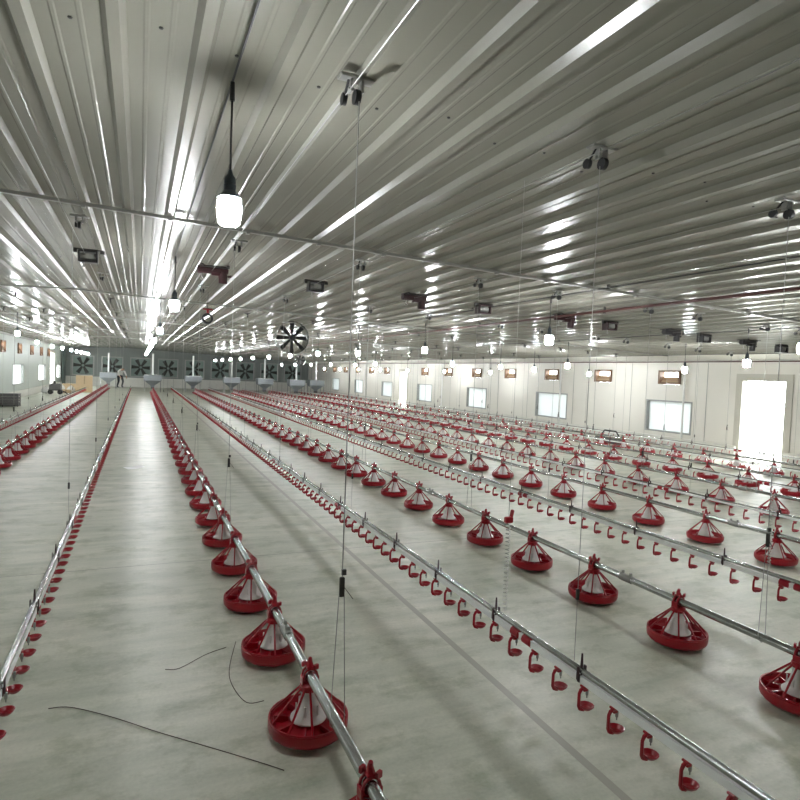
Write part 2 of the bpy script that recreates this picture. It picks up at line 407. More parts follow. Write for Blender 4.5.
# ------------------------------------------------------------------ pan feeders
def pan_meshes(n, spokes):
    d = MB()
    d.lathe([(0.0, .022), (.135, .02), (.158, .025), (.169, .036), (.1725, .050), (.1725, .066), (.1725, .078), (.168, .083), (.162, .078), (.158, .060),
             (.138, .046), (.10, .052), (.07, .062), (.045, .066)], n)
    for k in range(8 if spokes > 8 else 0):
        t = 2*PI*(k+.5)/8; d.box((.118*math.cos(t), .118*math.sin(t), .062), (.065, .006, .028), rz=t)
    g = MB()
    for k in range(spokes):
        t = 2*PI*(k+.25)/spokes; c, s_ = math.cos(t), math.sin(t)
        g.tube([(.165*c, .165*s_, .081), (.15*c, .15*s_, .10), (.036*c, .036*s_, .212)], [.0055, .005, .0055], 5 if spokes > 8 else 4)
    if spokes > 8: g.torus(.168, .005, (0, 0, .085), 'z', n, 5)
    g.lathe([(.034, .195), (.042, .2), (.042, .222), (.034, .228)], max(8, n//2))
    c = MB()
    c.lathe([(.034, .195), (.036, .165), (.046, .13), (.060, .098), (.078, .080), (.078, .074), (.058, .092), (.042, .125), (.032, .165)], max(10, n*2//3))
    if spokes > 8:
        for k in range(6):
            t = 2*PI*k/6; c.box((.055*math.cos(t), .055*math.sin(t), .118), (.006, .010, .055), rz=t)
    h = MB()
    h.lathe([(.030, .205), (.034, .212), (.030, .233)], max(8, n//2))
    # saddle around the auger tube, tube runs along Y at z = .26
    for yy in (-.014, .014) if spokes > 8 else (0,):
        pts = []
        for k in range(13):
            t = 2*PI*k/12; rr = .029 if spokes > 8 else .033; pts.append((rr*math.cos(t), yy, .262 + rr*math.sin(t)))
        h.tube(pts, .006 if spokes > 8 else .009, 5, cap=False)
    if spokes > 8:
        h.box((-.033, 0, .243), (.008, .040, .034), bev=.002); h.box((.033, 0, .243), (.008, .040, .034), bev=.002)
        h.box((0, 0, .296), (.034, .034, .010), bev=.003)
    h.tube([(0, 0, .296), (0, .006, .318), (0, 0, .334)], [.017, .011, .008], 7)
    h.box((.02, -.022, .302), (.022, .012, .020), rz=.5); h.box((-.02, .022, .302), (.022, .012, .020), rz=.5)
    return d, g, c, h
def make_pan(n, spokes):
    r = empty('pan_feeder', (0, 0, 0), 'x', 'feeder', 'red pan feeders hung along the feed lines')
    d, g, c, h = pan_meshes(n, spokes)
    d.build('pan', M['red'], r); g.build('grill', M['red'], r); c.build('feed_cone', M['cone'], r); h.build('tube_clamp', M['red'], r)
    return r
pans = []
for i, fx in enumerate(FEED):
    y = FEED_P0[i]; k = 0
    while y < FEED_END[i] - .8:
        if inview(fx, y, .1, 28) or inview(fx, y, .31, 8):
            k += 1; p = proj(fx, y, .1); pans.append((math.dist((fx, y, .1), (0, 0, CAMZ)), i, k, fx, y))
        y += PIT
pans.sort()
near = make_pan(36, 10); mid = make_pan(20, 8)
fn, fm = family(near), family(mid)
low = MB(); d, g, c, h = pan_meshes(12, 6)
for q, mi in ((d, 0), (g, 0), (c, 1), (h, 0)): low.cur = mi; low.add(q.v, q.f)
low_me = low.mesh('pan_feeder', [M['red'], M['cone']])
used_n = used_m = False
rest = MB(); d, g, c, h = pan_meshes(8, 4)
def pan_label(i, k, dist):
    return f'red pan feeder, {ordw(k)} from the camera on the {FN[i]}'
for idx, (dist, i, k, fx, y) in enumerate(pans):
    if idx >= 300:
        for q, mi in ((d, 0), (g, 0), (c, 1), (h, 0)): rest.cur = mi; rest.add([(a+fx, b_+y, e) for a, b_, e in q.v], q.f)
        continue
    lab = pan_label(i, k, dist)
    if dist < 6:
        if not used_n: near.location = (fx, y, 0); near['label'] = lab; used_n = True; r = near
        else: r = copy_thing(near, fn, (fx, y, 0), lab)
    elif dist < 15:
        if not used_m: mid.location = (fx, y, 0); mid['label'] = lab; used_m = True; r = mid
        else: r = copy_thing(mid, fm, (fx, y, 0), lab)
    else:
        r = tag(link('pan_feeder', low_me, None, (fx, y, 0)), lab, 'feeder', 'red pan feeders hung along the feed lines')
if rest.v: tag(rest.build('pan_feeder_rest', [M['red'], M['cone']]), 'red pan feeders far down the house at the ends of the feed lines', 'feeder', None, 'stuff').name = 'distant_pan_feeders'

# ------------------------------------------------------------------ feed lines
for i, fx in enumerate(FEED):
    y0 = max(0.2, FEED_P0[i] - (1.2 if i != 0 else 1.0)); y1 = FEED_END[i]
    r = empty('feed_line', (fx, y0, 0), f'galvanised auger tube carrying the pans, {FN[i]}', 'feed line', 'feed lines along the house')
    MB().tube([(0, q, .262) for q in (0, (y1-y0)/3, (y1-y0)*2/3, y1-y0)], .0215, 14).build('auger_tube', M['galv'], r)
    yc = {1: 2.92}.get(i, FEED_P0[i] + 1.17)
    cme = MB().tube([(0, -.055, .262), (0, -.05, .262), (0, .05, .262), (0, .055, .262)], [.0225, .0265, .0265, .0225], 12)
    cme.box((0, -.035, .296), (.016, .012, .018)); cme.box((0, .035, .296), (.016, .012, .018)); cme = cme.mesh('coupling', M['steel'])
    while yc < min(y1, 26):
        if yc > y0 + .1: link('coupling', cme, r, (0, yc-y0, 0))
        yc += PIT*4

# ------------------------------------------------------------------ drinker lines
def cup_mesh(hi=True):
    c = MB(); n = 12 if hi else 6
    if hi:
        c.box((0, 0, .252), (.034, .026, .012), bev=.003)                 # saddle under the water pipe
        c.box((-.002, 0, .240), (.020, .018, .018), bev=.003)
    c.tube([(-.004, 0, .248), (-.022, 0, .240), (-.030, 0, .225), (-.031, 0, .17), (-.024, 0, .158), (-.004, 0, .152)],
           [.008, .008, .007, .007, .009, .010], 6 if hi else 4, flat=1.0)
    c.lathe([(0.004, .150), (.018, .149), (.030, .160), (.034, .168), (.031, .169), (.018, .156), (0.004, .155)], n, (.012, 0, 0))
    return c
cup_hi = cup_mesh(True).mesh('drinker_cup', M['red']); cup_lo = cup_mesh(False).mesh('drinker_cup', M['red'])
nip_me = MB().lathe([(.0, .198), (.003, .199), (.003, .21), (.006, .212), (.007, .238), (.0, .240)], 8, (.012, 0, 0)).mesh('nipple', M['steel'])
hang = MB(); hang.box((.0, 0, .275), (.034, .014, .034), bev=.003); hang.box((.019, 0, .30), (.006, .014, .06)); hang.box((-.019, 0, .30), (.006, .014, .06)); hang.tube([(0, 0, .324), (.0, 0, .385)], [.007, .004], 6)
hang_me = hang.mesh('support_hanger', M['redmetal'])
con = MB()
for q in (-.05, .05): con.tube([(0, q-.035, .275), (0, q-.03, .275), (0, q+.03, .275), (0, q+.035, .275)], [.015, .024, .024, .015], 10)
con_me = con.mesh('pipe_connector', M['red'])
CUP = 0.178
loc = MB(); loc.tube([(-.004, 0, .248), (-.031, 0, .235), (-.031, 0, .16), (-.004, 0, .152)], .007, 3, cap=False)
loc.lathe([(.010, .150), (.034, .168)], 5, (.012, 0, 0))
DST = [13.2, 1.6, 0.75, 1.9, 2.9, 3.9, 5.0, 6.0]
for i, dx in enumerate(DRINK):
    y0 = DST[i]; y1 = 39.6 if i else 35.2
    r = empty('drinker_line', (dx, y0, 0), f'white water pipe with red drinker cups, {DN[i]}', 'drinker line', 'drinker lines along the house')
    L = y1-y0
    w0, w1, rr = (.258, .290, .0145) if i < 4 else (.266, .284, .009)
    MB().b(-.0125, .0125, 0, L, w0, w1).build('water_pipe', M['pvc'], r, smooth=False)
    MB().tube([(0, q, w1+rr+.0045) for q in (0, L/3, L*2/3, L)], rr, 10).build('support_rail', M['galv'], r)
    y = y0 + .06 + (0.0 if i != 2 else .0); k = 0; st = MB(); n = 0
    offs = {2: 1.29, 3: 3.51}.get(i, y0+.1) % CUP
    y = y0 + ((offs - y0) % CUP)
    while y < y1:
        if inview(dx, y, .2, 20):
            n += 1
            if n <= 100:
                dist = math.hypot(dx, y)
                o = link('drinker_cup', cup_hi if dist < 9 else cup_lo, r, (0, y-y0, 0))
                if dist < 4.2: link('nipple', nip_me, o)
            else: st.add([(a, b_+y-y0, e) for a, b_, e in loc.v], loc.f)
        y += CUP
    if st.v: o = st.build('distant_drinker_cups', M['red'], r); o['kind'] = 'stuff'
    y = {2: 2.03, 1: 2.7}.get(i, y0+.3)
    while y < 26:
        if inview(dx, y, .3, 20) and y > y0: link('support_hanger', hang_me, r, (0, y-y0, 0))
        y += .86 if i != 2 else .69
    y = {2: 2.47, 3: 2.55}.get(i, 2.5)
    while y < 18:
        if inview(dx, y, .3, 10) and y > y0: link('pipe_connector', con_me, r, (0, y-y0, 0))
        y += 3.05

# ------------------------------------------------------------------ pulleys, cords, drive cables, winches
LINES = [(x, 'f', i) for i, x in enumerate(FEED)] + [(x, 'd', i) for i, x in enumerate(DRINK)]
PY = [2.12 + 3.08*k for k in range(11)]
def make_pulley():
    r = empty('ceiling_pulley', (0, 0, 0), 'x', 'pulley', 'pulleys on the ceiling above the lines')
    p = MB(); p.box((0, 0, -.030), (.13, .05, .012), bev=.003); p.box((-.02, 0, -.055), (.008, .03, .05)); p.box((.02, 0, -.055), (.008, .03, .05))
    p.tube([(-.03, 0, -.07), (.03, 0, -.07)], .006, 6); p.build('bracket', M['steel'], r)
    w = MB()
    w.tube([(-.010, -.012, -.10), (.010, -.012, -.10)], .026, 14); w.build('wheel', M['black'], r)
    w = MB(); w.tube([(-.036, .055, -.085), (-.020, .055, -.085)], .022, 14); w.tube([(-.028, .0, -.03), (-.028, .055, -.085)], .005, 5); w.build('wheel', M['black'], r)
    return r
pul = make_pulley(); pf = family(pul); first = True
pl = MB(); pl.box((0, 0, -.03), (.12, .05, .014)); pl.tube([(-.012, -.012, -.08), (.012, -.012, -.08)], .028, 8); pl.box((0, 0, -.055), (.03, .02, .05))
pl_me = pl.mesh('ceiling_pulley', M['dark'])
for (x, t, i) in LINES:
    nm = (FN if t == 'f' else DN)[i]; kk = 0
    end = (FEED_END[i] if t == 'f' else 38)
    for y in PY:
        yy = y
        if y > end or (t == 'd' and i == 7): continue
        zc = ceil(x)
        if inview(x, yy, zc-.05, 4):
            kk += 1
            lab = f'ceiling pulley, {ORD[kk]} from the camera above the {nm}'
            if y < 9.5:
                if first: pul.location = (x, yy, zc); pul['label'] = lab; first = False
                else: copy_thing(pul, pf, (x + .04, yy, zc), lab)
            else: tag(link('ceiling_pulley', pl_me, None, (x, yy, zc)), lab, 'pulley', 'pulleys on the ceiling above the lines')
# suspension cords from pulley to line
for (x, t, i) in LINES:
    nm = (FN if t == 'f' else DN)[i]; kk = 0; zt = .26 if t == 'f' else .31
    for y in PY[:7]:
        yy = y - .04
        if t == 'd' and i == 7: continue
        if not (inview(x, yy, .6, 0) or inview(x, yy, 2.0, 0)): continue
        kk += 1
        ztop = ceil(x) - .125
        r = empty('suspension_cord', (x, yy, zt), f'thin steel suspension cord, {ORD[kk]} from the camera on the {nm}', 'cord', 'thin cords holding up the lines')
        rad = .0022 if y < 6 else .003
        if t == 'f':
            MB().tube([(0, 0, .55), (0, 0, ztop-zt)], rad, 5).build('cord', M['steel'], r)
            a = MB(); a.box((0, 0, .52), (.018, .010, .075), bev=.003); a.box((.006, 0, .575), (.016, .012, .02)); a.tube([(.0, 0, .53), (.03, .0, .49), (.045, 0, .47)], .0015, 4)
            a.build('cord_adjuster', M['dark'], r)
            b2 = MB(); b2.tube([(-.010, 0, .49), (-.028, 0, .03), (-.0275, 0, 0), (0, 0, -.0275), (.0275, 0, 0), (.028, 0, .03), (.010, 0, .49)], rad*.8, 4); b2.build('cord_loop', M['steel'], r)
        else:
            MB().tube([(0, 0, .02), (0, 0, ztop-zt)], rad*.7, 5).build('cord', M['steel'], r)
            a = MB(); a.box((0, 0, .32), (.014, .010, .05), bev=.003); a.build('cord_adjuster', M['dark'], r)
# drive cables on the ceiling, one per line
for (x, t, i) in LINES:
    nm = (FN if t == 'f' else DN)[i]
    if t == 'd' and i == 7: continue
    z = ceil(x) - .078
    o = MB().tube([(x-.028, 1.2, z), (x-.028, 12, z-.004), (x-.028, 36, z)], .0022, 5).build('drive_cable', M['steel'])
    tag(o, f'thin steel cable along the ceiling above the {nm}', 'cable', 'drive cables along the ceiling')

def feeder_winch(col):
    r = empty('ceiling_winch', (0, 0, 0), 'x', 'winch', 'motor winches above the lines')
    p = MB(); p.box((0, 0, -.036), (.30, .10, .02), bev=.003); p.box((-.13, 0, -.03), (.03, .20, .012)); p.box((.13, 0, -.03), (.03, .20, .012)); p.build('mounting_plate', M['dark'], r)
    b = MB(); b.box((-.01, 0, -.075), (.30, .075, .065), bev=.012); b.tube([(-.17, 0, -.072), (-.12, 0, -.072)], .04, 12); b.box((.02, 0, -.11), (.10, .06, .03), bev=.006); b.build('gearbox', col, r)
    mo = MB(); mo.tube([(.09, 0, -.08), (.09, 0, -.20), (.09, 0, -.205)], [.046, .046, .03], 14); mo.tube([(.09, 0, -.13), (.16, 0, -.12), (.175, 0, -.12)], [.012, .012, .018], 8); mo.build('motor', col, r)
    k = MB(); k.tube([(-.12, 0, -.10), (-.12, 0, -.145), (-.10, 0, -.165), (-.12, 0, -.18), (-.135, 0, -.165)], .006, 5); k.build('hook', M['steel'], r)
    return r
def drinker_winch(col):
    r = empty('ceiling_winch', (0, 0, 0), 'x', 'winch', 'small box winches above the lines')
    p = MB(); p.box((0, 0, -.036), (.26, .05, .014), bev=.003); p.tube([(-.13, 0, -.05), (-.10, 0, -.05)], .022, 10); p.tube([(.10, 0, -.05), (.14, 0, -.05)], .018, 10); p.build('mounting_plate', M['dark'], r)
    b = MB()
    for q in (-.082, .076): b.box((q, 0, -.105), (.014, .12, .11), bev=.003)
    b.box((0, 0, -.055), (.16, .11, .014)); b.box((0, 0, -.153), (.16, .11, .014)); b.build('housing', col, r)
    d = MB(); d.tube([(-.07, 0, -.104), (.066, 0, -.104)], .034, 14); d.box((.01, -.045, -.10), (.07, .006, .05)); d.build('drum', M['steel'], r)
    k = MB(); k.tube([(-.04, 0, -.16), (-.04, 0, -.185), (-.028, 0, -.20), (-.04, 0, -.215), (-.052, 0, -.20), (-.04, 0, -.188)], .006, 5); k.build('hook', M['steel'], r)
    return r
M['grey_dark'] = mat('dark_grey_paint', (0.022, 0.02, 0.022), 0.4, noise=0.2, nscale=20)
fw = {True: None, False: None}; dw = {True: None, False: None}
WX = {('f', i): x for i, x in enumerate(FEED)}
for (x, t, i) in LINES:
    nm = (FN if t == 'f' else DN)[i]
    if not inview(x, 6.65, ceil(x), 5) or (t == 'd' and i == 7): continue
    red = (t == 'f' and x < 6.5) or (t == 'd' and 3 < x < 7)
    lab = f'{"dark red" if red else "dark grey"} {"motor winch" if t == "f" else "box winch"} on the ceiling above the {nm}'
    if t == 'd' and x < 3: lab = f'black box winch on the ceiling above the {nm}'
    bank = fw if t == 'f' else dw
    if bank[red] is None:
        r = (feeder_winch if t == 'f' else drinker_winch)(M['redmetal'] if red else M['grey_dark']); bank[red] = (r, family(r)); r.location = (x, 6.65, ceil(x)); r['label'] = lab
    else: copy_thing(*bank[red], (x, 6.65, ceil(x)), lab)

# ------------------------------------------------------------------ ceiling wires and pipes
def run(name, label, cat, x, y0, y1, dz, r, m_, n=8, clips=0, sag=0):
    pts = []; ny = 24
    for k in range(ny+1):
        y = y0 + (y1-y0)*k/ny; pts.append((x, y, ceil(x)-dz - sag*abs(math.sin(k*2.1))))
    if clips:
        rt = empty(name, (0, 0, 0), label, cat); MB().tube(pts, r, n).build('pipe' if r > .008 else 'wire', m_, rt)
        y = y0+.8
        cm = MB(); cm.box((x, 0, ceil(x)-dz+.012+r), (.02, .02, 2*max(.012, dz-r-.012)/2), bev=.002); cm.box((x, 0, ceil(x)-dz-r-.006), (.028, .022, .010)); cme = cm.mesh('pipe_clip', M['dark'])
        while y < min(y1, 24): link('pipe_clip', cme, rt, (0, y, 0)); y += clips
        return rt
    return tag(MB().tube(pts, r, n).build(name, m_), label, cat)
run('electric_wire', 'black wire along the ceiling feeding the bulbs over the second feed line', 'wire', .30, 0.3, 38, .028, .0045, M['black'], 6)
run('electric_wire', 'black wire along the ceiling feeding the bulbs over the fourth drinker line', 'wire', 4.16, 1.2, 38, .045, .006, M['black'], 6, clips=2.6, sag=.006)
run('electric_wire', 'black wire along the ceiling feeding the bulbs over the sixth drinker line', 'wire', 7.68, 3.0, 38, .045, .006, M['black'], 6, clips=3.0, sag=.006)
run('electric_wire', 'black wire along the ceiling near the eave of the open door wall', 'wire', 11.0, 5.0, 38, .045, .006, M['black'], 6, sag=.006)
run('electric_wire', 'dark wire along the ceiling feeding the bulbs beside the carton side wall', 'wire', -3.0, 8.0, 38, .035, .005, M['black'], 6)
run('gas_pipe', 'red brown steel pipe clipped along the ceiling over the fourth feed line', 'pipe', 5.12, 2.0, 37, .075, .016, M['redpipe'], 10, clips=2.9)
tag(MB().tube([(XR-.045, 4, 2.155), (XR-.045, 45, 2.155)], .014, 8).build('eave_pipe', M['redpipe']), 'thin brown pipe under the eave of the open door wall', 'pipe')
for k, y in enumerate((10.56, 15.2, 23.2, 33.0)):
    tag(MB().tube([(XR-.05, y, .31), (XR-.05, y, 2.11)], .022, 10).build('wall_conduit', M['pvc']), f'white vertical pipe on the open door wall, {ORD[k+1]} from the camera', 'pipe', 'vertical pipes on the open door wall')

# ------------------------------------------------------------------ bulbs
def bulb_meshes(n):
    c = MB().tube([(0, 0, .035), (0, 0, .33)], .0042 if n > 12 else .006, 6)
    c.tube([(0, 0, .305), (0, 0, .375)], [.010, .008], 8)
    s_ = MB().lathe([(0, .052), (.006, .05), (.012, .03), (.021, .018), (.023, 0), (.021, -.006), (.024, -.01), (.022, -.03), (.030, -.042), (.046, -.058), (.0455, -.060), (.0, -.045)], n)
    g = MB().lathe([(.0, -.047), (.030, -.052), (.043, -.068), (.046, -.09), (.044, -.125), (.040, -.150), (.032, -.160), (0, -.163)], n)
    return c, s_, g
bf = []
for n in (18, 8):
    r = empty('hanging_bulb', (0, 0, -5), 'x', 'lamp', 'lit bulbs hanging from the ceiling')
    c, s_, g = bulb_meshes(n)
    c.build('cord', M['black'], r); s_.build('socket', M['socket'], r); g.build('bulb', M['bulb'], r)
    bf.append([r, family(r), False])
STR = [
  ('over the second feed line', .30, [2.39, 6.35, 11.1, 15.7] + [19.6+3.3*k for k in range(6)]),
  ('over the fourth drinker line', None, [(4.16, 1.6), (4.22, 5.56), (4.54, 9.44), (4.49, 12.8), (4.12, 14.8)] + [(4.2, 18.2+3.3*k) for k in range(7)]),
  ('over the sixth drinker line', None, [(5.8, 3.75), (7.55, 5.62), (8.0, 9.9), (8.4, 13.0), (7.5, 13.9), (7.3, 19.0)] + [(7.7, 22.2+3.3*k) for k in range(5)]),
  ('near the eave of the open door wall', None, [(9.0, 7.9), (10.9, 12.6), (9.36, 12.9), (11.1, 17.8), (11.2, 21.4)] + [(11.0, 24.6+3.3*k) for k in range(5)]),
  ('on the row beside the carton side wall', None, [(-3, 5), (-3, 10), (-2.5, 15.6), (-2.94, 21.6), (-3.05, 26), (-3, 28.8), (-3, 32.4), (-3, 35), (-3, 37.5), (-3, 40), (-3, 42.5)]),
]
TOTAL_DROP = .375
for nm, sx_, ps in STR:
    kk = 0
    for q in ps:
        x, y = (sx_, q) if sx_ is not None else q
        z = ceil(x) - TOTAL_DROP - .03
        vis = inview(x, y, z-.1, 8)  # bulbs outside the frame are added only for their light
        if vis: kk += 1
        lab = f'lit white hanging bulb {nm}, {ORD[kk]} from the camera' if vis else 'lit white bulb added out of view for its light'
        e = bf[0] if math.hypot(x, y) < 13 else bf[1]
        if not e[2]: e[0].location = (x, y, z); e[0]['label'] = lab; e[2] = True
        else: copy_thing(e[0], e[1], (x, y, z), lab)

# ------------------------------------------------------------------ circulation fans, cable ring, coil
def circ_fan(x, y, z, R, label):
    r = empty('circulation_fan', (x, y, z), label, 'fan', 'round circulation fans under the ceiling')
    d = MB(); d.lathe([(R, -.09), (R+.008, -.09), (R*.93, .26), (R*.90, .26), (R-.012, -.07)], 40, closed=True); d.v = [(a, c, b_) for a, b_, c in d.v]; d.f = [f[::-1] for f in d.f]
    d.build('drum', M['galv'], r)
    b = MB()
    b.tube([(0, -.07, 0), (0, .07, 0)], .06, 14)
    for k in range(8):
        t = 2*PI*(k+.0)/8 + .02; ca, sa = math.cos(t), math.sin(t)
        pts = [(.05, -.022), (R*.9, -.045), (R*.93, .0), (R*.9, .045), (.05, .022)]
        q = [(u*ca - w_*sa, -.02 + w_*.5, u*sa + w_*ca) for u, w_ in pts]; q2 = [(a, b_+.008, c) for a, b_, c in q]
        b.add(q+q2, [(0, 1, 2, 3, 4), (9, 8, 7, 6, 5)] + [(j, j+5, (j+1) % 5+5, (j+1) % 5) for j in range(5)])
    b.build('blade_wheel', M['black'], r)
    g = MB()
    for rr in (.35, .7): g.torus(R*rr, .003, (0, .245, 0), 'y', 28, 4)
    for k in range(4):
        t = PI*k/4; g.tube([(-R*.9*math.cos(t), .245, -R*.9*math.sin(t)), (R*.9*math.cos(t), .245, R*.9*math.sin(t))], .003, 4)
    g.build('guard', M['steel'], r)
    top = ceil(x) - z - .025
    h = MB(); h.tube([(-.10, 0, R+.008), (-.10, 0, top)], .008, 6); h.tube([(.10, 0, R+.008), (.10, 0, top)], .008, 6); h.box((0, 0, top-.006), (.42, .05, .012))
    h.build('hanger', M['steel'], r)
    k_ = MB(); k_.box((.27, 0, R+.09), (.10, .05, .045), bev=.005); k_.tube([(.22, 0, R+.08), (.0, 0, R+.01)], .008, 6); k_.build('tensioner', M['red'], r)
f1 = circ_fan(2.86, 12.3, 2.25, .335, 'round grey circulation fan with eight black blades hanging over the floor')
circ_fan(7.3, 29.5, 2.11, .26, 'small far off round fan hanging under the ceiling')
r = empty('cable_ring', (.86, 8.9, 2.26), 'black ring of cable hanging from a red hook under the ceiling', 'cable')
MB().torus(.062, .017, (0, 0, 0), 'y', 22, 8).build('cable_coil', M['black'], r)
h = MB(); h.tube([(0, 0, .075), (0, 0, ceil(.86)-2.26-.02)], .004, 5); h.build('cord', M['dark'], r)
h = MB(); h.box((0, 0, .13), (.13, .03, .022), bev=.004); h.box((0, 0, .105), (.03, .03, .05), bev=.004); h.build('hook', M['red'], r)
# coiled cord from the third drinker line
r = empty('coiled_breather_tube', (1.80, 2.64, .30), 'white coiled tube standing up from the third drinker line below a red hook', 'tube')
pts = [(.0, 0, .04)]
for k in range(16*22):
    t = 2*PI*k/16; pts.append((.011*math.cos(t), .011*math.sin(t), .05 + .46*k/(16*22)))
MB().tube(pts, .0036, 5).build('coil', M['rope'], r)
h = MB(); h.box((0, 0, .53), (.045, .018, .035), bev=.005); h.box((.018, 0, .56), (.014, .014, .05), bev=.003, rx=.3); h.build('hook', M['red'], r)
MB().tube([(0, 0, .54), (0, 0, ceil(1.8)-.30-.03)], .0011, 5).build('cord', M['steel'], r)
r = empty('coiled_breather_tube', (4.0, 2.72, .30), 'white coiled tube standing up from the fourth drinker line', 'tube')
MB().tube([(a*.9, b_*.9, c*1.1) for a, b_, c in pts], .0036, 5).build('coil', M['rope'], r)

# ------------------------------------------------------------------ hoppers at the ends of the feed lines
def make_hopper():
    r = empty('feed_hopper', (0, 0, 0), 'x', 'hopper', 'grey feed hoppers at the far ends of the feed lines')
    b = MB()
    lv = [(.48, .40, 1.02), (.48, .40, .68), (.12, .12, .40), (.10, .10, .30)]
    vs = []
    for a, c, z in lv: vs += [(-a, -c, z), (a, -c, z), (a, c, z), (-a, c, z)]
    fs = []
    for k in range(3):
        for i in range(4): j = (i+1) % 4; fs.append((4*k+i, 4*k+4+i, 4*k+4+j, 4*k+j))
    fs.append((12, 13, 14, 15)); b.add(vs, fs); b.build('bin', M['hopper'], r, smooth=False)
    l_ = MB(); l_.b(-.49, .49, -.41, .41, 1.02, 1.04); l_.build('lid', M['galv'], r, smooth=False)
    t = MB(); t.tube([(0, 0, 1.04), (0, 0, 2.27)], .055, 10); t.build('drop_tube', M['pvc'], r)
    for a in (-.44, .44):
        for c in (-.36, .36): MB().tube([(a, c, 0), (a, c, .70)], .02, 6).build('leg', M['steel'], r)
    b = MB(); b.box((0, -.02, .25), (.18, .30, .12), bev=.01); b.build('boot', M['cage'], r)
    return r
hp = make_hopper(); hf = family(hp)
for i, fx in enumerate(FEED):
    loc_ = (fx, FEED_END[i] + .42, 0); lab = f'grey feed hopper at the far end of the {FN[i]}'
    if i == 0: hp.location = loc_; hp['label'] = lab
    else: copy_thing(hp, hf, loc_, lab)

# ------------------------------------------------------------------ clutter at the far carton side
def carton(x, y, w, d, h, label, z=0, rz=0.0):
    r = empty('cardboard_carton', (x, y, z), label, 'box'); r.rotation_euler = (0, 0, rz)
    MB().box((0, 0, h/2), (w, d, h), bev=.008).build('carton_body', M['card'], r, smooth=False)
    f_ = MB(); f_.box((-w/4, 0, h+.008), (w/2-.01, d, .006)); f_.box((w/4, 0, h+.008), (w/2-.01, d, .006)); f_.build('flap', M['card'], r, smooth=False)
    MB().box((0, -d/2-.002, h*.75), (.06, .003, h*.48)).build('tape', M['flap'], r, smooth=False)
carton(-2.72, 36.2, .78, .6, .88, 'tall tan cardboard carton standing beside the end of the first feed line', rz=.1)
carton(-3.45, 37.6, .85, .6, .38, 'low tan cardboard carton lying beside the tall carton')
carton(-3.5, 34.9, .5, .5, .16, 'small flat cardboard box on the floor by the white sacks', rz=.3)
for k, (x, y, s_) in enumerate(((-3.9, 36.4, 1.0), (-3.35, 36.3, .75), (-4.25, 34.2, .8))):
    o = MB().lathe([(0, 0), (.20, .01), (.27, .08), (.26, .22), (.16, .36), (.05, .40), (.07, .45), (0, .455)], 12).build('white_sack', M['cloth_white'], loc=(x, y, 0)); o.scale = (s_, s_*.8, s_)
    tag(o, ['full white sack on the floor in front of the low carton', 'slumped white sack between the low carton and the dark machine', 'small white sack by the carton side wall'][k], 'sack')
r = empty('motor_trolley', (-3.7, 33.0, 0), 'dark engine on a small wheeled trolley by the carton side wall', 'machine')
MB().box((0, 0, .36), (.50, .4, .34), bev=.06).build('engine', M['cage'], r); h = MB()
for a in (-.2, .2): h.tube([(a, -.18, .12), (a, .18, .12)], .11, 12)
h.build('wheel', M['black'], r); MB().tube([(.15, 0, .2), (.42, 0, .12), (.5, 0, .04)], .03, 8).build('handle', M['dark'], r)
MB().box((0, 0, .22), (.56, .36, .04)).build('deck', M['dark'], r); MB().tube([(-.05, 0, .52), (-.05, 0, .66)], .06, 8).build('exhaust', M['dark'], r)
r = empty('plastic_crate', (-4.05, 23.9, 0), 'dark grey slatted crate on the floor against the carton side wall', 'crate')
c = MB(); c.b(-.3, .3, -.25, .25, .02, .05)
for z in (.07, .16, .25, .34):
    for (x0, x1, y0, y1) in ((-.3, .3, -.25, -.235), (-.3, .3, .235, .25), (-.3, -.285, -.235, .235), (.285, .3, -.235, .235)): c.b(x0, x1, y0, y1, z, z+.06)
for a in (-.29, .29):
    for b_ in (-.24, .24): c.b(a-.012, a+.012, b_-.012, b_+.012, 0, .41)
c.build('crate_body', M['cage'], r, smooth=False); MB().b(-.31, .31, -.26, .26, .412, .43).build('lid', M['cage'], r, smooth=False)
# dark tool bag beside the fifth pan row near the open door wall
r = empty('tool_bag', (11.08, 11.9, 0), 'dark tool bag lying on the floor near the open door wall', 'bag')
MB().box((0, 0, .14), (.26, .8, .20), bev=.05).build('bag_body', M['cage'], r); MB().tube([(-.0, -.3, .25), (0, -.2, .36), (0, .2, .36), (0, .3, .25)], .018, 6).build('handle', M['black'], r)

# white sheet of paper on the floor
o = MB(); pts = []
for a, z in ((-.13, .004), (.0, .004), (.12, .022)):
    for b_ in (-.11, .11): pts.append((a, b_, z))
o.add(pts, [(0, 2, 3, 1), (2, 4, 5, 3)]); o.add([(a, b_, z-.002) for a, b_, z in pts], [(1, 3, 2, 0), (3, 5, 4, 2)])
o = o.build('paper_sheet', M['pvc'], smooth=False, loc=(-.05, 9.95, 0)); o.rotation_euler = (0, 0, .35)
tag(o, 'folded white sheet of paper on the bare floor between the lines', 'paper')
def floor_wire(pts, label, r=.002):
    P = [Vector(p) for p in pts]; out = []
    for i in range(len(P)-1):
        a, b_, c, d = P[max(i-1, 0)], P[i], P[i+1], P[min(i+2, len(P)-1)]
        for k in range(6):
            t = k/6; out.append(.5*((2*b_) + (c-a)*t + (2*a-5*b_+4*c-d)*t*t + (3*b_-a-3*c+d)*t*t*t))
    out.append(P[-1])
    tag(MB().tube(out, r, 5).build('loose_wire', M['loose']), label, 'wire')
floor_wire([(-.35, 3.04, .004), (-.26, 3.02, .004), (-.09, 2.88, .004), (.1, 2.69, .004), (.26, 2.54, .004), (.45, 2.36, .004), (.55, 2.26, .004)], 'long thin dark wire lying on the floor beside the first pan feeders')
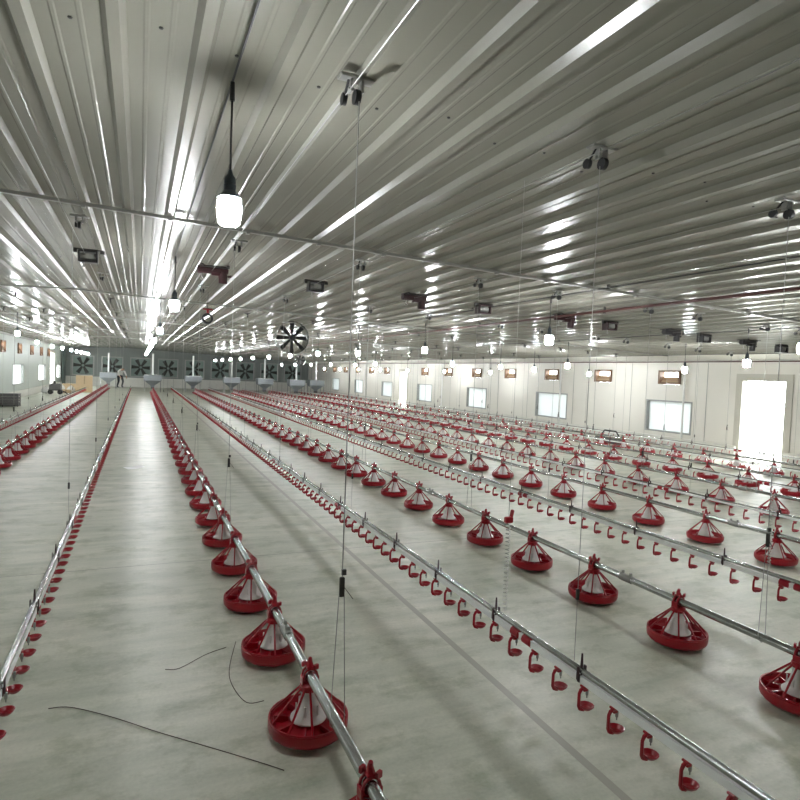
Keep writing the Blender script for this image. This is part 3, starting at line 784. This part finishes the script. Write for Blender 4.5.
floor_wire([(.15, 3.25, .004), (.22, 3.24, .004), (.36, 3.34, .01), (.47, 3.37, .02)], 'short thin wire lying on the floor behind the long loose wire')
floor_wire([(.52, 3.36, .05), (.46, 3.16, .004), (.45, 2.98, .004), (.49, 2.80, .004), (.56, 2.74, .03)], 'curled thin wire hanging from a pan down onto the floor')

# ------------------------------------------------------------------ person stooping at the far end
def skin_body():
    V = [(0, 0, .78), (0, .06, 1.0), (.0, -.12, 1.16), (0, -.22, 1.24), (0, -.30, 1.27), (0, -.38, 1.25), (0, -.42, 1.20),
         (.11, .02, .76), (.14, -.12, .44), (.14, .02, .10), (.14, -.14, .05),
         (-.11, .02, .76), (-.15, -.10, .44), (-.16, .06, .10), (-.16, -.10, .05),
         (.19, -.17, 1.14), (.24, -.30, .90), (.20, -.46, .72), (.18, -.52, .64),
         (-.19, -.17, 1.14), (-.25, -.28, .90), (-.20, -.44, .72), (-.18, -.50, .64)]
    E_ = [(0, 1), (1, 2), (2, 3), (3, 4), (4, 5), (5, 6), (0, 7), (7, 8), (8, 9), (9, 10), (0, 11), (11, 12), (12, 13), (13, 14),
          (2, 15), (15, 16), (16, 17), (17, 18), (2, 19), (19, 20), (20, 21), (21, 22)]
    R = [.15, .15, .16, .07, .06, .10, .09, .10, .07, .05, .045, .10, .07, .05, .045, .065, .05, .038, .035, .065, .05, .038, .035]
    return V, E_, R
V, E_, R = skin_body()
me = bpy.data.meshes.new('person'); me.from_pydata(V, E_, []); o = bpy.data.objects.new('person', me); C.objects.link(o)
sk = o.modifiers.new('Skin', 'SKIN'); ss = o.modifiers.new('Sub', 'SUBSURF'); ss.levels = ss.render_levels = 1
for i, r_ in enumerate(R): me.skin_vertices[0].data[i].radius = (r_, r_)
me.skin_vertices[0].data[0].use_root = True
dg = bpy.context.evaluated_depsgraph_get(); ev = o.evaluated_get(dg); me2 = bpy.data.meshes.new_from_object(ev); bpy.data.objects.remove(o)
for q in (M['skin'], M['cloth_white'], M['cloth_dark'], M['hair']): me2.materials.append(q)
for p in me2.polygons:
    c = p.center; p.use_smooth = True
    p.material_index = 2 if c.z < .84 and not (abs(c.x) > .15 and c.y < -.22) else (0 if (c.y < -.24 and abs(c.x) < .12) or (abs(c.x) > .12 and c.z < .82) else 1)
    if p.material_index == 0 and abs(c.x) < .12 and c.z > 1.28: p.material_index = 3
me2.name = 'person'
o = link('person', me2, None, (-1.2, 44.2, -.005)); o.rotation_euler = (0, 0, .5)
tag(o, 'person in a white shirt and dark trousers stooping at the far end', 'person')

# ------------------------------------------------------------------ light
w = bpy.data.worlds.new('sky'); sc.world = w; w.use_nodes = True; n = w.node_tree.nodes; l = w.node_tree.links
bg = n['Background']; bg.inputs[0].default_value = (0.93, 0.97, 1.0, 1); bg.inputs[1].default_value = 16
def portal(x, y0, y1, z0, z1, s):
    ld = bpy.data.lights.new('daylight_opening', 'AREA'); ld.shape = 'RECTANGLE'; ld.size = (z1-z0); ld.size_y = (y1-y0); ld.cycles.is_portal = True
    o = bpy.data.objects.new('daylight_opening', ld); C.objects.link(o); o.location = (x + s*.2, (y0+y1)/2, (z0+z1)/2)
    o.rotation_euler = (0, s*PI/2, 0)
for a, b_ in WINR: portal(XR, a, b_, .4, 1.2, 1)
for d in DOORR: portal(XR, d[0], d[1], 0, 1.8, 1)
for a, b_ in WINL: portal(XL, a, b_, .55, 1.42, -1)
for d in DOORL: portal(XL, d[0], d[1], 0, 2.15, -1)
vs_ = sc.view_settings; vs_.view_transform = 'Standard'; vs_.look = 'None'; vs_.gamma = 1; vs_.use_curve_mapping = False; vs_.exposure = 0.38
cy = sc.cycles
cy.use_denoising = True
cy.max_bounces = 7; cy.diffuse_bounces = 4; cy.glossy_bounces = 3; cy.transmission_bounces = 4; cy.use_light_tree = True
cy.sample_clamp_indirect = 6; cy.caustics_reflective = False; cy.caustics_refractive = False
